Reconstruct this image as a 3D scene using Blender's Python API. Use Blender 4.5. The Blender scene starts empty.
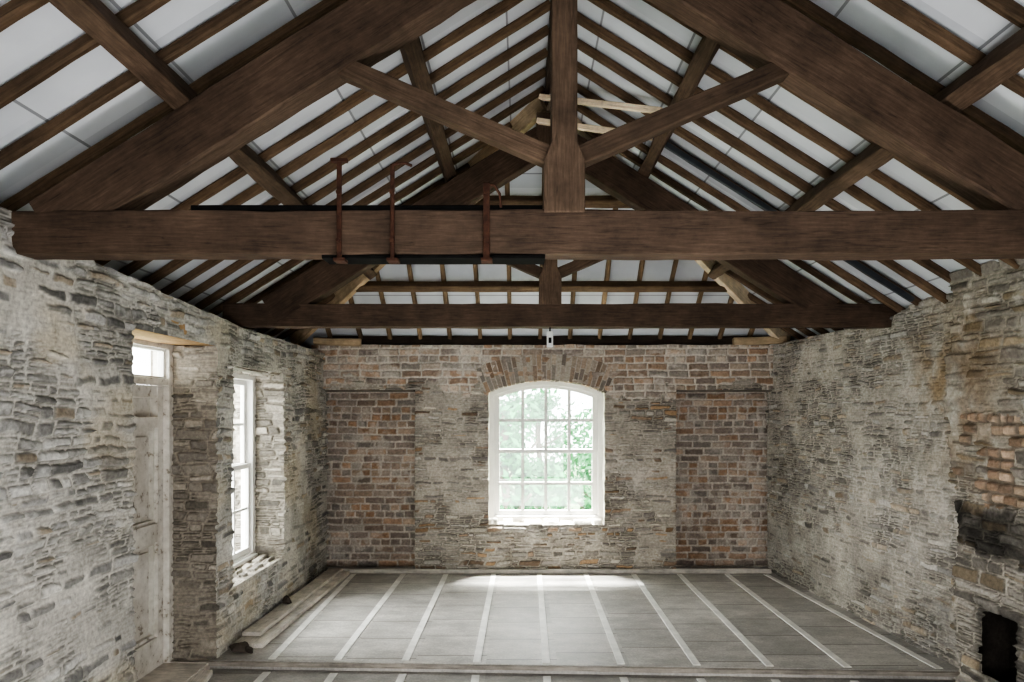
import bpy, bmesh, math, random
import numpy as np
from mathutils import Vector, Matrix

random.seed(7)
C = bpy.context.scene.collection
E = 1.6            # eye height
CX = 0.18          # ridge line
S = 0.63           # pitch of the side slopes
SH = 0.81          # pitch of the hip slope
ZR = E + 2.29      # underside of the rafters at the ridge
YH = 5.08          # hip apex
RD = 0.056         # vertical depth of rafters
YF = -0.7          # added front wall, behind the camera
ORD = ['first','second','third','fourth','fifth','sixth','seventh','eighth','ninth','tenth','eleventh','twelfth','thirteenth','fourteenth','fifteenth','sixteenth','seventeenth','eighteenth','nineteenth','twentieth']

def lin(r, g, b):
    f = lambda c: (c/255/12.92) if c/255 <= .04045 else ((c/255+.055)/1.055)**2.4
    return (f(r), f(g), f(b))

# ------------------------------------------------------------------ tagging
def tag(o, label=None, cat=None, group=None, kind=None):
    if label: o['label'] = label
    if cat: o['category'] = cat
    if group: o['group'] = group
    if kind: o['kind'] = kind
    return o

def empty(name, loc):
    o = bpy.data.objects.new(name, None); C.objects.link(o)
    o.location = loc; o.empty_display_size = .1
    return o

# ------------------------------------------------------------------ materials
def newmat(name):
    m = bpy.data.materials.new(name); m.use_nodes = True
    nt = m.node_tree
    b = nt.nodes['Principled BSDF']
    return m, nt, b

def nd(nt, typ, **kw):
    n = nt.nodes.new(typ)
    for k, v in kw.items():
        if k in n.inputs: n.inputs[k].default_value = v
        else: setattr(n, k, v)
    return n

def ramp(nt, stops):
    r = nt.nodes.new('ShaderNodeValToRGB')
    els = r.color_ramp.elements
    while len(els) < len(stops): els.new(.5)
    for e, (p, c) in zip(els, stops):
        e.position = p; e.color = (*c, 1)
    return r

def wood(name, c1, c2, c3, rough=.75, bump=.25, vertical=False):
    m, nt, b = newmat(name); L = nt.links
    tc = nd(nt, 'ShaderNodeTexCoord'); oi = nd(nt, 'ShaderNodeObjectInfo')
    add = nd(nt, 'ShaderNodeVectorMath', operation='ADD')
    sc = nd(nt, 'ShaderNodeVectorMath', operation='SCALE'); sc.inputs[0].default_value = (37, 11, 23)
    L.new(oi.outputs['Random'], sc.inputs['Scale'])
    L.new(tc.outputs['Object'], add.inputs[0]); L.new(sc.outputs[0], add.inputs[1])
    mp = nd(nt, 'ShaderNodeMapping'); mp.inputs['Scale'].default_value = (110, 110, 9) if vertical else (9, 110, 110)
    L.new(add.outputs[0], mp.inputs['Vector'])
    n1 = nd(nt, 'ShaderNodeTexNoise', Scale=1.0, Detail=5.0, Roughness=.6); L.new(mp.outputs[0], n1.inputs['Vector'])
    n2 = nd(nt, 'ShaderNodeTexNoise', Scale=4.0, Detail=10.0, Roughness=.72); L.new(add.outputs[0], n2.inputs['Vector'])
    r1 = ramp(nt, [(.12, c1), (.52, c2), (.98, c3)]); L.new(n1.outputs['Fac'], r1.inputs['Fac'])
    r2 = ramp(nt, [(.3, (.58, .58, .58)), (.7, (1.42, 1.4, 1.37))]); L.new(n2.outputs['Fac'], r2.inputs['Fac'])
    mx = nd(nt, 'ShaderNodeMix', data_type='RGBA', blend_type='MULTIPLY'); mx.inputs['Factor'].default_value = 1
    L.new(r1.outputs[0], mx.inputs[6]); L.new(r2.outputs[0], mx.inputs[7])
    mr = nd(nt, 'ShaderNodeMapRange'); mr.inputs['To Min'].default_value = .8; mr.inputs['To Max'].default_value = 1.25
    L.new(oi.outputs['Random'], mr.inputs['Value'])
    hs = nd(nt, 'ShaderNodeHueSaturation'); L.new(mr.outputs[0], hs.inputs['Value']); L.new(mx.outputs[2], hs.inputs['Color'])
    # long drying shakes along the grain
    mp2 = nd(nt, 'ShaderNodeMapping'); mp2.inputs['Scale'].default_value = (26, 26, .9) if vertical else (.9, 26, 26); L.new(add.outputs[0], mp2.inputs['Vector'])
    n3 = nd(nt, 'ShaderNodeTexNoise', Scale=1.0, Detail=3.0, Roughness=.5); L.new(mp2.outputs[0], n3.inputs['Vector'])
    r3 = ramp(nt, [(.488, (1, 1, 1)), (.5, (.35, .35, .35)), (.512, (1, 1, 1))]); L.new(n3.outputs['Fac'], r3.inputs['Fac'])
    mx2 = nd(nt, 'ShaderNodeMix', data_type='RGBA', blend_type='MULTIPLY'); mx2.inputs['Factor'].default_value = .5
    L.new(hs.outputs[0], mx2.inputs[6]); L.new(r3.outputs[0], mx2.inputs[7])
    L.new(mx2.outputs[2], b.inputs['Base Color'])
    b.inputs['Roughness'].default_value = rough; b.inputs['Specular IOR Level'].default_value = .25
    bp = nd(nt, 'ShaderNodeBump', Strength=bump, Distance=.01); L.new(n1.outputs['Fac'], bp.inputs['Height']); L.new(bp.outputs[0], b.inputs['Normal'])
    return m

M_BEAM = wood('old_oak', lin(62, 51, 43), lin(86, 71, 60), lin(111, 94, 79))
M_KP2 = wood('strut_oak', lin(70, 58, 48), lin(96, 80, 67), lin(121, 103, 87))
M_KP = wood('king_post_oak', lin(70, 58, 49), lin(97, 81, 68), lin(122, 104, 88), vertical=True)
M_RAFT = wood('brown_rafter', lin(74, 61, 48), lin(102, 84, 67), lin(125, 105, 85))
M_RAFT2 = wood('hip_brown_rafter', lin(94, 78, 61), lin(126, 107, 86), lin(150, 129, 106))  # lightened rafter wood: brightness of the far roof end put into the colour
M_DARK = wood('black_brown_timber', lin(42, 35, 30), lin(62, 52, 45), lin(80, 68, 59))
M_PALE = wood('new_pine', lin(208, 188, 158), lin(232, 215, 188), lin(242, 229, 206))
M_WARM = wood('warm_lintel_timber', lin(138, 110, 80), lin(176, 146, 110), lin(200, 172, 136))
M_PALE2 = wood('dulled_pine', lin(152, 133, 108), lin(182, 162, 135), lin(200, 182, 156))
M_GREYW = wood('weathered_pale_plank', lin(164, 158, 150), lin(192, 186, 178), lin(210, 204, 196), .8)
M_EDGE = wood('grey_brown_edge', lin(90, 84, 77), lin(122, 115, 106), lin(148, 141, 130), .8)
M_STEP = wood('pale_grey_edge', lin(106, 101, 95), lin(138, 132, 125), lin(162, 156, 148), .8)

def simple(name, c, rough=.6, metal=0, var=.25, scale=12, bump=.1, spec=.5):
    m, nt, b = newmat(name); L = nt.links
    tc = nd(nt, 'ShaderNodeTexCoord')
    n = nd(nt, 'ShaderNodeTexNoise', Scale=scale, Detail=6.0, Roughness=.6); L.new(tc.outputs['Object'], n.inputs['Vector'])
    r = ramp(nt, [(.3, tuple(x*(1-var) for x in c)), (.7, tuple(min(1, x*(1+var)) for x in c))]); L.new(n.outputs['Fac'], r.inputs['Fac'])
    L.new(r.outputs[0], b.inputs['Base Color'])
    b.inputs['Roughness'].default_value = rough; b.inputs['Metallic'].default_value = metal; b.inputs['Specular IOR Level'].default_value = spec
    bp = nd(nt, 'ShaderNodeBump', Strength=bump, Distance=.005); L.new(n.outputs['Fac'], bp.inputs['Height']); L.new(bp.outputs[0], b.inputs['Normal'])
    return m

M_PAINT = simple('white_paint', lin(230, 228, 223), .5, 0, .06, 9)
# door paint: off white, flaking to bare grey wood
m, nt, b = newmat('flaking_white_paint'); M_DOOR = m; L = nt.links
tc = nd(nt, 'ShaderNodeTexCoord')
n = nd(nt, 'ShaderNodeTexNoise', Scale=16.0, Detail=9.0, Roughness=.72); L.new(tc.outputs['Object'], n.inputs['Vector'])
n2 = nd(nt, 'ShaderNodeTexNoise', Scale=4.0, Detail=5.0); L.new(tc.outputs['Object'], n2.inputs['Vector'])
r = ramp(nt, [(.36, lin(146, 136, 122)), (.42, lin(208, 203, 194)), (.7, lin(228, 224, 216))]); L.new(n.outputs['Fac'], r.inputs['Fac'])
r2 = ramp(nt, [(.3, (.76, .74, .71)), (.65, (1.02, 1.02, 1.02))]); L.new(n2.outputs['Fac'], r2.inputs['Fac'])
mx = nd(nt, 'ShaderNodeMix', data_type='RGBA', blend_type='MULTIPLY'); mx.inputs['Factor'].default_value = 1
L.new(r.outputs[0], mx.inputs[6]); L.new(r2.outputs[0], mx.inputs[7]); L.new(mx.outputs[2], b.inputs['Base Color']); b.inputs['Roughness'].default_value = .6
bp = nd(nt, 'ShaderNodeBump', Strength=.3, Distance=.004); L.new(n.outputs['Fac'], bp.inputs['Height']); L.new(bp.outputs[0], b.inputs['Normal'])

M_STEEL = simple('dark_steel', lin(30, 29, 28), .85, 0, .3, 20, .1, .15)
M_GSTEEL = simple('grey_steel', lin(68, 71, 75), .5, .3, .2, 12)
M_RUST = simple('rusty_iron', lin(80, 52, 39), .85, .1, .4, 40, .4)
M_PLASTIC = simple('white_plastic', lin(225, 225, 222), .4, 0, .03, 5)
M_STRIP = simple('pale_strip', lin(222, 219, 213), .6, 0, .18, 9)
M_RUBBLE = simple('rubble', lin(84, 77, 70), .95, 0, .35, 20, .5, .2)
M_LEAF = simple('leaf', lin(44, 106, 60), .6, 0, .5, 1.5)
M_LEAF2 = simple('leaf_pale', lin(72, 132, 84), .6, 0, .45, 1.5)
M_BARK = simple('bark', lin(110, 98, 86), .9, 0, .3, 8, .5)
M_GRASS = simple('grass_ground', lin(140, 170, 122), .9, 0, .3, 2)

m, nt, b = newmat('window_glass'); M_GLASS = m
tr = nd(nt, 'ShaderNodeBsdfTransparent'); gl = nd(nt, 'ShaderNodeBsdfGlossy'); gl.inputs['Roughness'].default_value = .03
tr.inputs['Color'].default_value = (.96, .98, .97, 1)
mx = nd(nt, 'ShaderNodeMixShader'); mx.inputs[0].default_value = .05
nt.links.new(tr.outputs[0], mx.inputs[1]); nt.links.new(gl.outputs[0], mx.inputs[2])
nt.links.new(mx.outputs[0], nt.nodes['Material Output'].inputs['Surface'])

# white roof boards with joints
m, nt, b = newmat('white_roof_board'); M_BOARD = m; L = nt.links
tc = nd(nt, 'ShaderNodeTexCoord'); sp = nd(nt, 'ShaderNodeSeparateXYZ'); L.new(tc.outputs['Object'], sp.inputs[0])
dv = nd(nt, 'ShaderNodeMath', operation='DIVIDE'); L.new(sp.outputs['Z'], dv.inputs[0]); dv.inputs[1].default_value = .27
fr = nd(nt, 'ShaderNodeMath', operation='FRACT'); L.new(dv.outputs[0], fr.inputs[0])
lt = nd(nt, 'ShaderNodeMath', operation='LESS_THAN'); L.new(fr.outputs[0], lt.inputs[0]); lt.inputs[1].default_value = .025
fl = nd(nt, 'ShaderNodeMath', operation='FLOOR'); L.new(dv.outputs[0], fl.inputs[0])
yv = nd(nt, 'ShaderNodeMath', operation='DIVIDE'); L.new(sp.outputs['Y'], yv.inputs[0]); yv.inputs[1].default_value = .26
yf_ = nd(nt, 'ShaderNodeMath', operation='FLOOR'); L.new(yv.outputs[0], yf_.inputs[0])
cb_ = nd(nt, 'ShaderNodeCombineXYZ'); L.new(fl.outputs[0], cb_.inputs[0]); L.new(yf_.outputs[0], cb_.inputs[1])
wn = nd(nt, 'ShaderNodeTexWhiteNoise', noise_dimensions='3D'); L.new(cb_.outputs[0], wn.inputs['Vector'])
n = nd(nt, 'ShaderNodeTexNoise', Scale=2.2, Detail=5.0); L.new(tc.outputs['Object'], n.inputs['Vector'])
av = nd(nt, 'ShaderNodeMath', operation='MULTIPLY_ADD'); L.new(wn.outputs['Value'], av.inputs[0]); av.inputs[1].default_value = .4; L.new(n.outputs['Fac'], av.inputs[2])
r = ramp(nt, [(.35, lin(190, 194, 199)), (1.0, lin(224, 227, 231))]); L.new(av.outputs[0], r.inputs['Fac'])
mx = nd(nt, 'ShaderNodeMix', data_type='RGBA'); L.new(lt.outputs[0], mx.inputs['Factor']); L.new(r.outputs[0], mx.inputs[6]); mx.inputs[7].default_value = (*lin(146, 148, 152), 1)
L.new(mx.outputs[2], b.inputs['Base Color']); b.inputs['Roughness'].default_value = .7

# floor boards: columns between the strips with staggered cross joints
def floor_mat(name, dark):
    m, nt, b = newmat(name); L = nt.links
    tc = nd(nt, 'ShaderNodeTexCoord'); sp = nd(nt, 'ShaderNodeSeparateXYZ'); L.new(tc.outputs['Object'], sp.inputs[0])
    a = nd(nt, 'ShaderNodeMath', operation='ADD'); L.new(sp.outputs['X'], a.inputs[0]); a.inputs[1].default_value = .28+4.5
    d = nd(nt, 'ShaderNodeMath', operation='DIVIDE'); L.new(a.outputs[0], d.inputs[0]); d.inputs[1].default_value = .455
    fl = nd(nt, 'ShaderNodeMath', operation='FLOOR'); L.new(d.outputs[0], fl.inputs[0])
    wn = nd(nt, 'ShaderNodeTexWhiteNoise', noise_dimensions='1D'); L.new(fl.outputs[0], wn.inputs['W'])
    yd = nd(nt, 'ShaderNodeMath', operation='DIVIDE'); L.new(sp.outputs['Y'], yd.inputs[0]); yd.inputs[1].default_value = .4
    ya = nd(nt, 'ShaderNodeMath', operation='ADD'); L.new(yd.outputs[0], ya.inputs[0]); L.new(wn.outputs['Value'], ya.inputs[1])
    yf = nd(nt, 'ShaderNodeMath', operation='FRACT'); L.new(ya.outputs[0], yf.inputs[0])
    lt = nd(nt, 'ShaderNodeMath', operation='LESS_THAN'); L.new(yf.outputs[0], lt.inputs[0]); lt.inputs[1].default_value = .025
    yfl = nd(nt, 'ShaderNodeMath', operation='FLOOR'); L.new(ya.outputs[0], yfl.inputs[0])
    cmb = nd(nt, 'ShaderNodeCombineXYZ'); L.new(fl.outputs[0], cmb.inputs[0]); L.new(yfl.outputs[0], cmb.inputs[1])
    wn2 = nd(nt, 'ShaderNodeTexWhiteNoise', noise_dimensions='3D'); L.new(cmb.outputs[0], wn2.inputs['Vector'])
    mp = nd(nt, 'ShaderNodeMapping'); mp.inputs['Scale'].default_value = (1, 1.6, 1); L.new(tc.outputs['Object'], mp.inputs['Vector'])
    n = nd(nt, 'ShaderNodeTexNoise', Scale=3.0, Detail=10.0, Roughness=.82); L.new(mp.outputs[0], n.inputs['Vector'])
    n2 = nd(nt, 'ShaderNodeTexNoise', Scale=70.0, Detail=3.0); L.new(tc.outputs['Object'], n2.inputs['Vector'])
    s1 = nd(nt, 'ShaderNodeMath', operation='MULTIPLY_ADD'); L.new(wn2.outputs['Value'], s1.inputs[0]); s1.inputs[1].default_value = .12; L.new(n.outputs['Fac'], s1.inputs[2])
    s2 = nd(nt, 'ShaderNodeMath', operation='MULTIPLY_ADD'); L.new(n2.outputs['Fac'], s2.inputs[0]); s2.inputs[1].default_value = .3; L.new(s1.outputs[0], s2.inputs[2])
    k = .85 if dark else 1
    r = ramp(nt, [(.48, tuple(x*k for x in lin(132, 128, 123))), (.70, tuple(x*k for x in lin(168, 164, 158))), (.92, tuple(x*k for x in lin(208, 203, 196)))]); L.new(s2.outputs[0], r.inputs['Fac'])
    mx = nd(nt, 'ShaderNodeMix', data_type='RGBA'); L.new(lt.outputs[0], mx.inputs['Factor']); L.new(r.outputs[0], mx.inputs[6]); mx.inputs[7].default_value = (*lin(112, 107, 101), 1)
    L.new(mx.outputs[2], b.inputs['Base Color'])
    rr = nd(nt, 'ShaderNodeMapRange'); L.new(n.outputs['Fac'], rr.inputs['Value']); rr.inputs['To Min'].default_value = .34; rr.inputs['To Max'].default_value = .66
    L.new(rr.outputs[0], b.inputs['Roughness'])
    return m
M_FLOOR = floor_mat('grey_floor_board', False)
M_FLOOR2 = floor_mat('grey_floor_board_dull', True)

# masonry: colour from the mesh, broken up with noise
m, nt, b = newmat('masonry'); M_MAS = m; L = nt.links
at = nd(nt, 'ShaderNodeAttribute', attribute_name='Col'); tc = nd(nt, 'ShaderNodeTexCoord')
n = nd(nt, 'ShaderNodeTexNoise', Scale=45.0, Detail=8.0, Roughness=.7); L.new(tc.outputs['Object'], n.inputs['Vector'])
r = ramp(nt, [(.3, (.68, .68, .68)), (.7, (1.28, 1.28, 1.28))]); L.new(n.outputs['Fac'], r.inputs['Fac'])
mx = nd(nt, 'ShaderNodeMix', data_type='RGBA', blend_type='MULTIPLY'); mx.inputs['Factor'].default_value = 1
L.new(at.outputs['Color'], mx.inputs[6]); L.new(r.outputs[0], mx.inputs[7]); L.new(mx.outputs[2], b.inputs['Base Color'])
b.inputs['Roughness'].default_value = .93; b.inputs['Specular IOR Level'].default_value = .2
bp = nd(nt, 'ShaderNodeBump', Strength=.7, Distance=.008); L.new(n.outputs['Fac'], bp.inputs['Height']); L.new(bp.outputs[0], b.inputs['Normal'])

# ------------------------------------------------------------------ mesh helpers
def link(name, me, mat, parent=None):
    o = bpy.data.objects.new(name, me); C.objects.link(o)
    me.materials.append(mat)
    if parent:
        o.parent = parent
        o.matrix_local = Matrix.Translation(-parent.location)
    return o

class MB:
    def __init__(s): s.v = []; s.f = []
    def box(s, x0, x1, y0, y1, z0, z1):
        k = len(s.v)
        s.v += [(x, y, z) for x in (x0, x1) for y in (y0, y1) for z in (z0, z1)]
        s.f += [tuple(k+i for i in q) for q in ((0,1,3,2),(4,6,7,5),(0,4,5,1),(2,3,7,6),(0,2,6,4),(1,5,7,3))]
        return s
    def prism(s, pts, y0, y1):           # polygon in x,z pushed along y
        k = len(s.v); n = len(pts)
        s.v += [(x, y0, z) for x, z in pts] + [(x, y1, z) for x, z in pts]
        s.f += [tuple(range(k, k+n)), tuple(range(k+2*n-1, k+n-1, -1))]
        s.f += [(k+i, k+n+i, k+n+(i+1) % n, k+(i+1) % n) for i in range(n)]
        return s
    def ring(s, outer, inner, y0, y1):   # two loops of equal length in x,z
        k = len(s.v); n = len(outer)
        for y in (y0, y1):
            s.v += [(x, y, z) for x, z in outer] + [(x, y, z) for x, z in inner]
        for i in range(n):
            j = (i+1) % n
            s.f += [(k+i, k+j, k+n+j, k+n+i), (k+2*n+i, k+3*n+i, k+3*n+j, k+2*n+j),
                    (k+i, k+2*n+i, k+2*n+j, k+j), (k+n+i, k+n+j, k+3*n+j, k+3*n+i)]
        return s
    def ringx(s, outer, inner, x0, x1):  # the same with loops in y,z
        k = len(s.v)
        s.ring(outer, inner, x0, x1)
        s.v[k:] = [(y, x, z) for x, y, z in s.v[k:]]
        return s
    def tube(s, pts, r, n=8):
        pts = [Vector(p) for p in pts]; k = len(s.v)
        for i, p in enumerate(pts):
            t = (pts[min(i+1, len(pts)-1)]-pts[max(i-1, 0)]).normalized()
            a = t.orthogonal().normalized() if i == 0 else (a - t*a.dot(t)).normalized()
            bb = t.cross(a)
            for q in range(n):
                an = 2*math.pi*q/n
                s.v.append(tuple(p+a*math.cos(an)*r+bb*math.sin(an)*r))
        for i in range(len(pts)-1):
            for q in range(n):
                s.f.append((k+i*n+q, k+i*n+(q+1) % n, k+(i+1)*n+(q+1) % n, k+(i+1)*n+q))
        s.f += [tuple(k+q for q in reversed(range(n))), tuple(k+(len(pts)-1)*n+q for q in range(n))]
        return s
    def build(s, name, mat, parent=None, bevel=0, smooth=False):
        me = bpy.data.meshes.new(name); me.from_pydata(s.v, [], s.f); me.update()
        bm = bmesh.new(); bm.from_mesh(me); bmesh.ops.recalc_face_normals(bm, faces=bm.faces); bm.to_mesh(me); bm.free()
        o = link(name, me, mat, parent)
        if bevel:
            md = o.modifiers.new('bevel', 'BEVEL'); md.width = bevel; md.segments = 2; md.limit_method = 'ANGLE'
        if smooth:
            for p in me.polygons: p.use_smooth = True
        return o

def timber(name, p0, p1, w, h, mat, parent=None, up=(0, 0, 1), ch=.008, rough=.003, seg=.1):
    p0 = Vector(p0); p1 = Vector(p1); d = p1-p0; Ln = d.length
    X = d.normalized(); Z = Vector(up); Z = (Z-X*Z.dot(X)).normalized(); Y = Z.cross(X)
    n = max(2, int(Ln/seg))
    sec = [(-w/2+ch, -h/2), (w/2-ch, -h/2), (w/2, -h/2+ch), (w/2, h/2-ch), (w/2-ch, h/2), (-w/2+ch, h/2), (-w/2, h/2-ch), (-w/2, -h/2+ch)]
    v = []; f = []
    oy = [0]*8; oz = [0]*8
    for i in range(n+1):
        for q, (y, z) in enumerate(sec):
            oy[q] = .7*oy[q]+random.uniform(-rough, rough); oz[q] = .7*oz[q]+random.uniform(-rough, rough)
            v.append((Ln*i/n, y+oy[q], z+oz[q]))
    for i in range(n):
        for q in range(8):
            f.append((i*8+q, (i+1)*8+q, (i+1)*8+(q+1) % 8, i*8+(q+1) % 8))
    f += [tuple(range(8)), tuple(n*8+q for q in reversed(range(8)))]
    me = bpy.data.meshes.new(name); me.from_pydata(v, [], f); me.update()
    bm = bmesh.new(); bm.from_mesh(me); bmesh.ops.recalc_face_normals(bm, faces=bm.faces); bm.to_mesh(me); bm.free()
    o = bpy.data.objects.new(name, me); C.objects.link(o); me.materials.append(mat)
    Mx = Matrix((X, Y, Z)).transposed().to_4x4(); Mx.translation = p0
    if parent:
        o.parent = parent; o.matrix_local = Matrix.Translation(-parent.location) @ Mx
    else:
        o.matrix_world = Mx
    return o

# ------------------------------------------------------------------ masonry generator
TAB = np.random.RandomState(3).rand(256, 256)
def sst(a, b, x):
    t = np.clip((x-a)/(b-a), 0, 1); return t*t*(3-2*t)
def vn(x, y):
    xi = np.floor(x).astype(int); yi = np.floor(y).astype(int)
    fx = x-xi; fy = y-yi; fx = fx*fx*(3-2*fx); fy = fy*fy*(3-2*fy)
    a = TAB[xi & 255, yi & 255]; b_ = TAB[(xi+1) & 255, yi & 255]; c = TAB[xi & 255, (yi+1) & 255]; d = TAB[(xi+1) & 255, (yi+1) & 255]
    return (a*(1-fx)+b_*fx)*(1-fy)+(c*(1-fx)+d*fx)*fy
def fbm(x, y, s=0, o=4):
    r = 0; a = .5; t = 0
    for k in range(o):
        r = r+a*vn(x*2**k+s*17.3+k*5.1, y*2**k+s*9.7+k*3.3); t += a; a *= .5
    return r/t

def stones(u, v, seed, ch=(.03, .085), ln=(.07, .3), mort=.007, relief=.03, warp=.035, split=.35, flush=.5, dark=.5):
    rs = np.random.RandomState(seed)
    uw = u+warp*2*(fbm(u*2.2, v*2.2, seed)-.5)+.013*(fbm(u*18, v*18, seed+2, 2)-.5)
    vw = v+warp*2*(fbm(u*1.6+7, v*3, seed+1)-.5)+.030*(fbm(u*5, v*7, seed+4, 2)-.5)+.012*(fbm(u*18, v*18, seed+3, 2)-.5)
    vb = [vw.min()-.05]
    while vb[-1] < vw.max()+.05: vb.append(vb[-1]+rs.uniform(*ch))
    vb = np.array(vb); ci = np.clip(np.searchsorted(vb, vw)-1, 0, len(vb)-2)
    R = np.zeros(u.shape+(4,))
    e = np.zeros_like(u); tl = np.zeros_like(u); lo = np.zeros_like(u)
    for c in range(len(vb)-1):
        mk = ci == c
        if not mk.any(): continue
        uu = uw[mk]; vv = vw[mk]
        ub = [uu.min()-rs.uniform(.02, .3)]
        while ub[-1] < uu.max()+.02: ub.append(ub[-1]+rs.uniform(*ln)*(.6+.8*(vb[c+1]-vb[c])/ch[1]))
        ub = np.array(ub); n_ = len(ub)
        skew = (vv-(vb[c]+vb[c+1])/2)
        sk = rs.uniform(-.5, .5)
        si = np.clip(np.searchsorted(ub, uu+skew*sk)-1, 0, n_-2); uu = uu+skew*sk
        sp = rs.rand(n_) < split; fr_ = rs.uniform(.35, .65, n_)
        v0 = np.full(uu.shape, vb[c]); v1 = np.full(uu.shape, vb[c+1])
        vm = v0+(v1-v0)*fr_[si]+(uu-(ub[si]+ub[si+1])/2)*(fr_[si]-.5)*.25; top = (vv > vm)
        v0 = np.where(sp[si] & top, vm, v0); v1 = np.where(sp[si] & ~top, vm, v1)
        sub = (sp[si] & top).astype(int)
        rr = rs.rand(n_*2, 4)[si*2+sub]
        du = np.minimum(uu-ub[si], ub[si+1]-uu); dv_ = np.minimum(vv-v0, v1-vv)
        cr = .016                                                    # rounded corners
        e[mk] = np.where((du < cr) & (dv_ < cr), cr-np.hypot(cr-du, cr-dv_), np.minimum(du, dv_)); R[mk] = rr
        lo[mk] = vv-v0
        tl[mk] = (rr[:, 3]-.4)*.7*(vv-(v0+v1)/2)+(rr[:, 0]-.5)*.14*(uu-(ub[si]+ub[si+1])/2)
    fz = sst(.47, .63, fbm(u*2.4, v*2.4, seed+12))*flush            # where mortar was smeared over the joints
    mw = mort*(.5+.9*fbm(u*9, v*9, seed+5, 3))*(1+1.2*fz)
    p = sst(mw, mw+.005, e)
    hs = relief*(.25+.75*R[..., 0])+np.clip(tl, -.016, .016)+.009*(fbm(u*30, v*30, seed+6, 3)-.5)
    hm = (.1+.37*fz)*relief+.010*(fbm(u*14, v*14, seed+9)-.5)
    h = p*hs+(1-p)*hm+.02*(fbm(u*2.2, v*2.2, seed+8)-.5)
    # shade of the joint and below each ledge, painted into the colour
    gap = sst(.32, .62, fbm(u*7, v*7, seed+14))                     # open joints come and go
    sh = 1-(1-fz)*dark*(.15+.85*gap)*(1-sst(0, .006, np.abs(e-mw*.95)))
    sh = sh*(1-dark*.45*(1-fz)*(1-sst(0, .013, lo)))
    return h, p, R, sh

def bricks(u, v, seed, bh=.072, bl=.205, mort=.008):
    uw = u+.014*(fbm(u*12, v*12, seed)-.5)+.02*(fbm(u*2, v*2, seed)-.5)
    vw = v+.014*(fbm(u*12, v*12, seed+1)-.5)+.03*(fbm(u*1.5, v*2, seed+1)-.5)
    c = np.floor(vw/bh).astype(int)
    hd = (TAB[c & 255, (seed*7) & 255] < .35)            # header courses now and then
    w = np.where(hd, bl/2, bl)
    us = uw/w+TAB[c & 255, (seed*5+3) & 255]
    b_ = np.floor(us).astype(int)
    fu = (us-b_)*w; fv = vw-c*bh
    e = np.minimum(np.minimum(fu, w-fu), np.minimum(fv, bh-fv))
    R = np.stack([TAB[(b_*13+c*7+k*31+seed) & 255, (c*29+b_*3+k*11) & 255] for k in range(4)], -1)
    p = sst(mort*.6, mort+.006, e+.010*(fbm(u*20, v*20, seed+8, 2)-.5))
    h = p*(.006+.016*R[..., 0])+.006*(fbm(u*25, v*25, seed+4)-.5)
    return h, p, R

def pick(pal, r): 
    pal = np.array([lin(*c) for c in pal]); return pal[np.clip((r*len(pal)).astype(int), 0, len(pal)-1)]
def mixc(a, b_, t): return a*(1-t[..., None])+b_*t[..., None]

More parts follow.
